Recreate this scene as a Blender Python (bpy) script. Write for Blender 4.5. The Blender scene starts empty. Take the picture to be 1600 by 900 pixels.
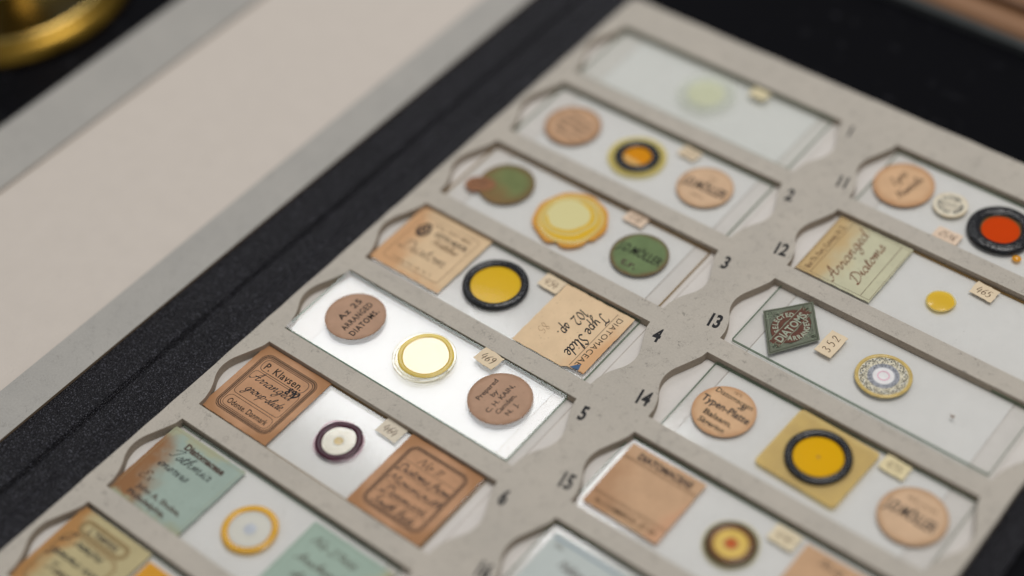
import bpy, bmesh, math, random
from mathutils import Vector, Matrix
random.seed(7)
SC = bpy.context.scene
COL = SC.collection
MM = 0.001
PI = math.pi

# ------------------------------------------------------------------ camera
cam_d = bpy.data.cameras.new('camera')
cam = bpy.data.objects.new('camera', cam_d)
COL.objects.link(cam)
SC.camera = cam
R = Matrix(((0.7804379185890625, -0.4252408167546449, 0.45835237862829326),
            (0.6223854307362877, 0.5982726125795144, -0.5046843138482591),
            (-0.05960730521989255, 0.6791466180458567, 0.7315783214128873)))
cam.matrix_world = Matrix.Translation(Vector((253.335, -342.274, 339.433)) * MM) @ R.to_4x4()
cam_d.sensor_width = 36.0
cam_d.lens = 60.375
cam_d.clip_start = 0.02
cam_d.clip_end = 20.0
cam_d.dof.use_dof = True
cam_d.dof.focus_distance = 0.448
cam_d.dof.aperture_fstop = 2.9
cam_d.dof.aperture_blades = 0

# ------------------------------------------------------------------ world, lamps, exposure
W = bpy.data.worlds.new("World")
SC.world = W
W.use_nodes = True
W.node_tree.nodes['Background'].inputs[0].default_value = (0.94, 0.97, 1.0, 1)
W.node_tree.nodes['Background'].inputs[1].default_value = 0.29
SC.view_settings.view_transform = 'Standard'
SC.view_settings.look = 'None'
SC.view_settings.exposure = 0.0
SC.view_settings.gamma = 1.0
SC.cycles.use_adaptive_sampling = False
SC.cycles.use_denoising = True
SC.cycles.denoising_input_passes = 'RGB_ALBEDO'
SC.cycles.transparent_max_bounces = 32
SC.cycles.max_bounces = 8


def area(name, loc, target, sx, sy, power, color=(1, 1, 1)):
    l = bpy.data.lights.new(name, 'AREA')
    l.shape = 'RECTANGLE'
    l.size = sx
    l.size_y = sy
    l.energy = power
    l.color = color
    o = bpy.data.objects.new(name, l)
    COL.objects.link(o)
    o.location = loc
    d = Vector(target) - Vector(loc)
    o.rotation_euler = d.to_track_quat('-Z', 'Y').to_euler()
    return o


# broad overhead ceiling light, and the small far panel that glints in the tilted slides
area('ceiling_lamp', (0.22, 0.12, 1.30), (0.06, -0.12, 0), 0.75, 0.60, 8.6, (1.0, 0.972, 0.945))
LAMP2 = area('window_lamp', (-0.55, 0.430, 1.00), (0.037, -0.141, 0), 0.48, 0.195, 1.75, (0.97, 0.985, 1.0))
LAMP2.rotation_euler = (0, 0, 0)


# ------------------------------------------------------------------ colour and materials
def lin(c):
    c /= 255.0
    return c / 12.92 if c <= 0.04045 else ((c + 0.055) / 1.055) ** 2.4


K = 1.25


def C(r, g, b, k=K):
    c = [lin(r) * k, lin(g) * k, lin(b) * k]
    f = min(1, .88 / max(c))
    return (c[0] * f, c[1] * f, c[2] * f, 1)


MATS = {}


def new_mat(name):
    m = bpy.data.materials.new(name)
    m.use_nodes = True
    MATS[name] = m
    nt = m.node_tree
    return m, nt, nt.nodes, nt.links, nt.nodes['Principled BSDF']


def mix(N, L, fac, a, b, blend='MIX'):
    n = N.new('ShaderNodeMix')
    n.data_type = 'RGBA'
    n.blend_type = blend
    for sock, v in ((n.inputs[0], fac), (n.inputs[6], a), (n.inputs[7], b)):
        if hasattr(v, 'is_output'):
            L.new(v, sock)
        else:
            sock.default_value = v
    return n.outputs[2]


def noise(N, L, vec, scale, detail=3, rough=.55, dist=0):
    n = N.new('ShaderNodeTexNoise')
    n.inputs['Scale'].default_value = scale
    n.inputs['Detail'].default_value = detail
    n.inputs['Roughness'].default_value = rough
    n.inputs['Distortion'].default_value = dist
    L.new(vec, n.inputs['Vector'])
    return n


def ramp(N, L, src, stops):
    n = N.new('ShaderNodeValToRGB')
    e = n.color_ramp.elements
    while len(e) < len(stops):
        e.new(.5)
    for k, (p, c) in enumerate(stops):
        e[k].position = p
        e[k].color = c if len(c) == 4 else (*c, 1)
    L.new(src, n.inputs[0])
    return n.outputs[0]


def grey(v):
    return (v, v, v, 1)


def mathn(N, L, op, a, b=0.0, clamp=False):
    n = N.new('ShaderNodeMath')
    n.operation = op
    n.use_clamp = clamp
    for s, v in ((n.inputs[0], a), (n.inputs[1], b)):
        if hasattr(v, 'is_output'):
            L.new(v, s)
        else:
            s.default_value = v
    return n.outputs[0]


def bump(N, L, P, h, strength, dist):
    b = N.new('ShaderNodeBump')
    b.inputs['Strength'].default_value = strength
    b.inputs['Distance'].default_value = dist * MM
    L.new(h, b.inputs['Height'])
    L.new(b.outputs[0], P.inputs['Normal'])


def coords(N, kind='Object'):
    return N.new('ShaderNodeTexCoord').outputs[kind]


def m_card(name, base, fleck=1.0, tint=(0.9, 0.97, 1.06)):
    """recycled grey card: soft mottling and short curled dark fibres"""
    m, nt, N, L, P = new_mat(name)
    v = coords(N)
    mo = noise(N, L, v, 55, 4, .6)
    c0 = mix(N, L, ramp(N, L, mo.outputs[0], [(.3, grey(0)), (.7, grey(1))]),
             tuple(x * y for x, y in zip(base[:3], (.93, .935, .94))) + (1,), tuple(x * y for x, y in zip(base[:3], (1.06, 1.055, 1.05))) + (1,))
    fine = noise(N, L, v, 1800, 3, .7)
    c1 = mix(N, L, .22, c0, ramp(N, L, fine.outputs[0], [(.3, tuple(x * .6 for x in base[:3])), (.7, tuple(min(x * 1.35, 1) for x in base[:3]))]))
    # fibres: thin iso-lines of a distorted noise, kept only in sparse spots
    fb = noise(N, L, v, 480, 1.5, .5, 1.6)
    ln = mathn(N, L, 'ABSOLUTE', mathn(N, L, 'SUBTRACT', fb.outputs[0], .5))
    ln = ramp(N, L, ln, [(.008, grey(1)), (.026, grey(0))])
    sp = noise(N, L, v, 300, 2, .5)
    sp = ramp(N, L, sp.outputs[0], [(.55, grey(0)), (.61, grey(1))])
    fac = mathn(N, L, 'MULTIPLY', mathn(N, L, 'MULTIPLY', ln, sp), .48 * fleck)
    c2 = mix(N, L, fac, c1, tuple(x * .22 for x in base[:3]) + (1,))
    fb2 = noise(N, L, v, 900, 1, .5, 1.2)
    ln2 = ramp(N, L, mathn(N, L, 'ABSOLUTE', mathn(N, L, 'SUBTRACT', fb2.outputs[0], .46)), [(.006, grey(1)), (.02, grey(0))])
    sp2 = ramp(N, L, noise(N, L, v, 260, 2, .5).outputs[0], [(.55, grey(0)), (.6, grey(1))])
    c3 = mix(N, L, mathn(N, L, 'MULTIPLY', mathn(N, L, 'MULTIPLY', ln2, sp2), .5 * fleck), c2, tuple(x * .3 for x in base[:3]) + (1,))
    L.new(c3, P.inputs['Base Color'])
    P.inputs['Roughness'].default_value = .85
    P.inputs['Specular IOR Level'].default_value = .2
    bump(N, L, P, fine.outputs[0], .5, .06)
    return m


def m_paper(name, base, var=.12, rim=None, stain=None, spots=.5, rough=.7, gloss=.15, gain=1.13):
    """rim=(colour, inner radius mm, outer radius mm) darkens a label towards its cut edge (age);
    stain=(colour, angle, centre mm, width mm) is a soft-edged stain across the label."""
    m, nt, N, L, P = new_mat(name)
    v = coords(N)
    gain = min(gain, .86 / max(base[:3]))
    base = tuple(x * gain for x in base[:3]) + (1,)
    n1 = noise(N, L, v, 160, 4, .6)
    a = tuple(x * (1 - var) for x in base[:3]) + (1,)
    b = tuple(min(1, x * (1 + var)) for x in base[:3]) + (1,)
    c = mix(N, L, ramp(N, L, n1.outputs[0], [(.32, grey(0)), (.68, grey(1))]), a, b)
    fi = noise(N, L, v, 2200, 2, .6)
    c = mix(N, L, mathn(N, L, 'MULTIPLY', fi.outputs[0], .25), c, tuple(x * .7 for x in base[:3]) + (1,))
    sp = ramp(N, L, noise(N, L, v, 900, 2, .5).outputs[0], [(.66, grey(0)), (.72, grey(1))])
    c = mix(N, L, mathn(N, L, 'MULTIPLY', sp, spots), c, tuple(x * .55 for x in base[:3]) + (1,))
    if rim:
        rc, r0, r1 = rim
        le = N.new('ShaderNodeVectorMath')
        le.operation = 'LENGTH'
        L.new(v, le.inputs[0])
        wob = mathn(N, L, 'MULTIPLY', noise(N, L, v, 250, 3).outputs[0], 2.2 * MM)
        d = mathn(N, L, 'ADD', le.outputs['Value'], wob)
        mr = N.new('ShaderNodeMapRange')
        L.new(d, mr.inputs[0])
        mr.inputs[1].default_value = (r0 + 1.1) * MM
        mr.inputs[2].default_value = (r1 + 1.1) * MM
        mr.interpolation_type = 'SMOOTHSTEP'
        c = mix(N, L, mr.outputs[0], c, rc)
    if stain:
        for st in (stain if isinstance(stain, list) else [stain]):
            scol, ang, cen, wid = st
            dp = N.new('ShaderNodeVectorMath')
            dp.operation = 'DOT_PRODUCT'
            L.new(v, dp.inputs[0])
            dp.inputs[1].default_value = (math.cos(ang), math.sin(ang), 0)
            wob = mathn(N, L, 'MULTIPLY', mathn(N, L, 'SUBTRACT', noise(N, L, v, 130, 4).outputs[0], .5), 12 * MM)
            mr = N.new('ShaderNodeMapRange')
            L.new(mathn(N, L, 'ADD', dp.outputs['Value'], wob), mr.inputs[0])
            mr.inputs[1].default_value = (cen - wid / 2) * MM
            mr.inputs[2].default_value = (cen + wid / 2) * MM
            mr.interpolation_type = 'SMOOTHSTEP'
            c = mix(N, L, mr.outputs[0], c, scol)
    L.new(c, P.inputs['Base Color'])
    P.inputs['Roughness'].default_value = rough
    P.inputs['Specular IOR Level'].default_value = gloss
    bump(N, L, P, n1.outputs[0], .4, .12)
    return m


def m_plain(name, base, rough=.5, spec=.5, metal=0, coat=0, var=.08, scale=300, bmp=0, trans=None):
    m, nt, N, L, P = new_mat(name)
    v = coords(N)
    n1 = noise(N, L, v, scale, 3, .6)
    c = mix(N, L, ramp(N, L, n1.outputs[0], [(.3, grey(0)), (.7, grey(1))]),
            tuple(x * (1 - var) for x in base[:3]) + (1,), tuple(min(1, x * (1 + var)) for x in base[:3]) + (1,))
    L.new(c, P.inputs['Base Color'])
    P.inputs['Roughness'].default_value = rough
    P.inputs['Specular IOR Level'].default_value = spec
    P.inputs['Metallic'].default_value = metal
    P.inputs['Coat Weight'].default_value = coat
    P.inputs['Coat Roughness'].default_value = .04
    if bmp:
        bump(N, L, P, n1.outputs[0], .6, bmp)
    return m


def m_glass(name, tint, rough=.02, gloss=True):
    """thin clear glass: see-through with a fresnel reflection and faint smears"""
    m, nt, N, L, P = new_mat(name)
    N.remove(P)
    out = N['Material Output']
    tr = N.new('ShaderNodeBsdfTransparent')
    tr.inputs[0].default_value = (*tint, 1)
    gl = N.new('ShaderNodeBsdfGlossy')
    v = coords(N)
    sm = noise(N, L, v, 70, 1, .5)
    mr = N.new('ShaderNodeMapRange')
    L.new(sm.outputs[0], mr.inputs[0])
    mr.inputs[3].default_value = rough
    mr.inputs[4].default_value = rough + .08
    L.new(mr.outputs[0], gl.inputs['Roughness'])
    gl.inputs['Color'].default_value = (1, 1, 1, 1)
    lw = N.new('ShaderNodeLayerWeight')
    lw.inputs[0].default_value = .5
    fr = mathn(N, L, 'ADD', mathn(N, L, 'MULTIPLY', mathn(N, L, 'POWER', lw.outputs['Facing'], 5), .95), .043)
    mx = N.new('ShaderNodeMixShader')
    L.new(fr, mx.inputs[0])
    L.new(tr.outputs[0], mx.inputs[1])
    L.new(gl.outputs[0], mx.inputs[2])
    L.new(mx.outputs[0], out.inputs[0])
    return m


def m_tinted(name, tint, coatmix=.5, diff=None, dfac=.35, rough=.03):
    """coloured mounting resin: partly see-through, partly coloured body, glossy skin"""
    m, nt, N, L, P = new_mat(name)
    out = N['Material Output']
    tr = N.new('ShaderNodeBsdfTransparent')
    v = coords(N)
    n1 = noise(N, L, v, 260, 3, .6)
    c = mix(N, L, ramp(N, L, n1.outputs[0], [(.3, grey(0)), (.7, grey(1))]), tuple(x * .85 for x in tint) + (1,), tuple(min(x * 1.1, 1) for x in tint) + (1,))
    L.new(c, tr.inputs[0])
    P.inputs['Base Color'].default_value = diff or (*tint, 1)
    P.inputs['Roughness'].default_value = .25
    P.inputs['Coat Weight'].default_value = coatmix
    P.inputs['Specular IOR Level'].default_value = .5 if coatmix > .2 else .15
    P.inputs['Coat Roughness'].default_value = rough
    mx = N.new('ShaderNodeMixShader')
    mx.inputs[0].default_value = dfac
    L.new(tr.outputs[0], mx.inputs[1])
    L.new(P.outputs[0], mx.inputs[2])
    L.new(mx.outputs[0], out.inputs[0])
    return m


# setting and folder
card = m_card('grey_card', C(174, 167, 156))
core = m_card('card_core', C(148, 136, 122), .3)
floorp = m_paper('white_backing_paper', C(205, 200, 194), .03, spots=.1, rough=.6, gain=1.0)
stripp = m_paper('white_strip_paper', C(207, 205, 201), .02, spots=.05, rough=.5, gain=1.04)
lidcard = m_card('lid_card', C(160, 157, 151), .55)
cream = m_paper('cream_lining', C(194, 185, 175), .018, spots=.1, rough=.75, gain=1.02)
edgebrown = m_plain('brown_board_edge', C(112, 96, 78), .8, .1)
inkm = m_plain('black_ink', (.012, .012, .014, 1), .6, .3, var=.5, scale=900)


def m_cloth():
    m, nt, N, L, P = new_mat('black_bookcloth')
    v = coords(N)
    vo = N.new('ShaderNodeTexVoronoi')
    vo.inputs['Scale'].default_value = 2100
    L.new(v, vo.inputs['Vector'])
    n = noise(N, L, v, 2100, 1.5, .6)
    h = mathn(N, L, 'ADD', mathn(N, L, 'MULTIPLY', vo.outputs['Distance'], 1.0), n.outputs[0])
    big = noise(N, L, v, 45, 3)
    c = mix(N, L, big.outputs[0], (.006, .006, .0075, 1), (.014, .013, .0165, 1))
    gl = ramp(N, L, n.outputs[0], [(.56, grey(0)), (.72, grey(1))])
    c = mix(N, L, mathn(N, L, 'MULTIPLY', gl, .9), c, (.105, .105, .125, 1))  # sparkle on the cloth grain painted into the colour as paler specks
    L.new(c, P.inputs['Base Color'])
    P.inputs['Roughness'].default_value = .38
    P.inputs['Specular IOR Level'].default_value = .22
    bump(N, L, P, h, 1.0, .3)
    return m


cloth = m_cloth()


def m_table():
    m, nt, N, L, P = new_mat('black_table')
    v = coords(N)
    d = ramp(N, L, noise(N, L, v, 160, 5, .65).outputs[0], [(.60, grey(0)), (.78, grey(1))])
    big = ramp(N, L, noise(N, L, v, 18, 3, .6).outputs[0], [(.35, grey(0)), (.7, grey(1))])
    c = mix(N, L, mathn(N, L, 'MULTIPLY', d, mathn(N, L, 'MULTIPLY', big, .7)), (.0035, .0035, .0048, 1), (.07, .07, .08, 1))
    L.new(c, P.inputs['Base Color'])
    P.inputs['Roughness'].default_value = .5
    P.inputs['Specular IOR Level'].default_value = .04
    return m


tablem = m_table()

glass = m_glass('clear_glass', (.993, .995, .993), .04)
glassg = m_glass('greenish_glass', (.984, .992, .986), .05)
gedge = m_tinted('glass_edge', (.42, .52, .46), .1, C(112, 126, 104), .6, .16)
gedge_b = m_tinted('glass_edge_amber', (.55, .46, .28), .1, C(146, 112, 60), .6, .16)


# ------------------------------------------------------------------ mesh builder (millimetres)
def smooth(pts, n=5, closed=False):
    if len(pts) < 3:
        return pts
    out = []
    P = list(pts)
    m = len(P)
    rng = range(m) if closed else range(m - 1)
    for i in rng:
        p0 = P[(i - 1) % m] if closed or i > 0 else P[0]
        p1, p2 = P[i], P[(i + 1) % m]
        p3 = P[(i + 2) % m] if closed or i + 2 < m else P[-1]
        for k in range(n):
            t = k / n
            out.append(tuple(.5 * (2 * p1[j] + (p2[j] - p0[j]) * t + (2 * p0[j] - 5 * p1[j] + 4 * p2[j] - p3[j]) * t * t
                                   + (3 * p1[j] - p0[j] - 3 * p2[j] + p3[j]) * t ** 3) for j in (0, 1)))
    if not closed:
        out.append(P[-1])
    return out


TXT = {}


def text_faces(s, bold=0.0, spacing=1.0):
    key = (s, bold, spacing)
    if key in TXT:
        return TXT[key]
    cu = bpy.data.curves.new('t', 'FONT')
    cu.body = s
    cu.size = 1.0
    cu.align_x = 'CENTER'
    cu.space_character = spacing
    cu.offset = bold
    cu.resolution_u = 3
    o = bpy.data.objects.new('t', cu)
    COL.objects.link(o)
    dg = bpy.context.evaluated_depsgraph_get()
    me = bpy.data.meshes.new_from_object(o.evaluated_get(dg))
    V = [(v.co.x, v.co.y) for v in me.vertices]
    F = [tuple(p.vertices) for p in me.polygons]
    bpy.data.objects.remove(o)
    bpy.data.curves.remove(cu)
    bpy.data.meshes.remove(me)
    TXT[key] = (V, F)
    return V, F


class M:
    def __init__(s):
        s.v, s.f, s.m, s.sm, s.mats = [], [], [], [], []
        s.zj = 0.0

    def mi(s, mat):
        if mat not in s.mats:
            s.mats.append(mat)
        return s.mats.index(mat)

    def add(s, V, F, mat, smooth=False):
        b = len(s.v)
        s.v += [tuple(p) for p in V]
        k = s.mi(mat)
        for f in F:
            s.f.append(tuple(b + i for i in f))
            s.m.append(k)
            s.sm.append(smooth)
        return s

    def prism(s, pts, z0, z1, mat, side=None):
        n = len(pts)
        a = sum(pts[i][0] * pts[(i + 1) % n][1] - pts[(i + 1) % n][0] * pts[i][1] for i in range(n))
        if a < 0:
            pts = pts[::-1]
        V = [(x, y, z0) for x, y in pts] + [(x, y, z1) for x, y in pts]
        s.add(V, [tuple(range(n, 2 * n)), tuple(range(n - 1, -1, -1))], mat)
        s.add(V, [(i, (i + 1) % n, n + (i + 1) % n, n + i) for i in range(n)], side or mat)
        return s

    def box(s, x0, x1, y0, y1, z0, z1, mat, side=None):
        return s.prism([(x0, y0), (x1, y0), (x1, y1), (x0, y1)], z0, z1, mat, side)

    def lathe(s, cx, cy, prof, mat, n=72, wob=0.0, seed=0, close=False, sx=1.0, sy=1.0):
        """prof: (radius, z) pairs, outward from the axis; normals up/out"""
        rnd = random.Random(seed)
        ph = [rnd.uniform(0, 6.28) for _ in range(6)]
        V, F = [], []
        for i in range(n):
            t = 2 * PI * i / n
            w = 1 + wob * sum(math.sin((k + 2) * t + ph[k]) / (1 + .5 * k) for k in range(6))
            for r, z in prof:
                V.append((cx + r * w * math.cos(t) * sx, cy + r * w * math.sin(t) * sy, z))
        m = len(prof)
        for i in range(n):
            for j in range(m - 1):
                a, b = i * m + j, i * m + j + 1
                c, d = ((i + 1) % n) * m + j + 1, ((i + 1) % n) * m + j
                F.append((a, b, c, d))
        s.add(V, F, mat, True)
        if prof[0][0] > 1e-6 and close:
            s.add([V[i * m] for i in range(n)], [tuple(range(n))], mat)
        return s

    def disc(s, cx, cy, r, z, mat, n=48, dome=0.0, sx=1.0, sy=1.0, wob=0, seed=0):
        prof = [(r * k / 6, z + dome * (1 - (k / 6) ** 2)) for k in range(1, 7)]
        return s.lathe(cx, cy, prof, mat, n, wob, seed, True, sx, sy)

    def ring(s, cx, cy, r0, r1, z, h, mat, n=72, wob=0.0, seed=0, up=True):
        k = 18 if h > .7 else 8
        prof = [(r0 + (r1 - r0) * (.5 - .5 * math.cos(PI * i / k)), z + h * math.sin(PI * i / k) ** .8 * (1 + (.09 * math.sin(i * 2.3 + seed) if h > .7 else 0))) for i in range(k + 1)]
        return s.lathe(cx, cy, prof, mat, n, wob, seed)

    def text(s, t, x, y, cap, z, mat, rot=0.0, sx=1.0, shear=0.0, bold=0.0, spacing=1.0, width=None):
        V, F = text_faces(t, bold, spacing)
        if not V:
            return s
        k = cap / .73
        if width:
            w = (max(p[0] for p in V) - min(p[0] for p in V)) * k
            sx = width / w
        ca, sa = math.cos(rot), math.sin(rot)
        out = []
        for a, b in V:
            b2 = b * k - cap / 2
            a2 = a * k * sx + b2 * shear
            out.append((x + a2 * ca - b2 * sa, y + a2 * sa + b2 * ca, z))
        return s.add(out, F, mat)

    def stroke(s, pts, w, z, mat, closed=False, nib=None, taper=False):
        n = len(pts)
        V, F = [], []
        s.zj += .0006
        for i in range(n):
            p = pts[i]
            a = pts[(i - 1) % n] if closed or i else p
            b = pts[(i + 1) % n] if closed or i < n - 1 else p
            dx, dy = b[0] - a[0], b[1] - a[1]
            l = math.hypot(dx, dy) or 1
            dx, dy = dx / l, dy / l
            ww = w
            if nib is not None:
                ww = w * (.45 + .85 * abs(dx * math.sin(nib) - dy * math.cos(nib)))
            if taper:
                ww *= min(1, .4 + min(i, n - 1 - i) * .3)
            zz = z + s.zj + i * .00002
            V += [(p[0] - dy * ww / 2, p[1] + dx * ww / 2, zz), (p[0] + dy * ww / 2, p[1] - dx * ww / 2, zz)]
        m = n if closed else n - 1
        for i in range(m):
            a = 2 * i
            b = 2 * ((i + 1) % n)
            F.append((a + 1, b + 1, b, a))
        return s.add(V, F, mat)

    def rrect(s, x0, x1, y0, y1, r, w, z, mat):
        pts = []
        for cx, cy, a0 in ((x1 - r, y1 - r, 0), (x0 + r, y1 - r, PI / 2), (x0 + r, y0 + r, PI), (x1 - r, y0 + r, 1.5 * PI)):
            for k in range(7):
                t = a0 + PI / 2 * k / 6
                pts.append((cx + r * math.cos(t), cy + r * math.sin(t)))
        return s.stroke(pts, w, z, mat, True)

    def build(s, name, parent=None, org=(0, 0, 0), rot=0.0):
        """org: the part's own origin in its parent's millimetres; geometry is given relative to it"""
        me = bpy.data.meshes.new(name)
        me.from_pydata([(a * MM, b * MM, c * MM) for a, b, c in s.v], [], s.f)
        for mt in s.mats:
            me.materials.append(mt)
        me.polygons.foreach_set('material_index', s.m)
        me.polygons.foreach_set('use_smooth', s.sm)
        me.update()
        o = bpy.data.objects.new(name, me)
        COL.objects.link(o)
        if parent:
            o.parent = parent
        o.location = (org[0] * MM, org[1] * MM, org[2] * MM)
        o.rotation_euler = (0, 0, rot)
        return o


def empty(name, label, cat, loc, group=None, rot=(0, 0, 0)):
    o = bpy.data.objects.new(name, None)
    COL.objects.link(o)
    o.empty_display_size = .01
    o.location = tuple(a * MM for a in loc)
    o.rotation_euler = rot
    o['label'] = label
    o['category'] = cat
    if group:
        o['group'] = group
    return o


def circ(r, n=56, rx=1.0, ry=1.0, jit=0.0):
    return [(r * rx * math.cos(2 * PI * i / n) * (1 + random.uniform(-jit, jit)), r * ry * math.sin(2 * PI * i / n) * (1 + random.uniform(-jit, jit))) for i in range(n)]


def rect(w, h, jit=0.0, step=1.2, chip=None):
    P = []
    cs = [(-w / 2, -h / 2), (w / 2, -h / 2), (w / 2, h / 2), (-w / 2, h / 2)]
    for i in range(4):
        a, b = cs[i], cs[(i + 1) % 4]
        l = math.hypot(b[0] - a[0], b[1] - a[1])
        k = max(1, int(l / step))
        for j in range(k):
            t = j / k
            P.append((a[0] + (b[0] - a[0]) * t + random.uniform(-jit, jit), a[1] + (b[1] - a[1]) * t + random.uniform(-jit, jit)))
    return P


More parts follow.
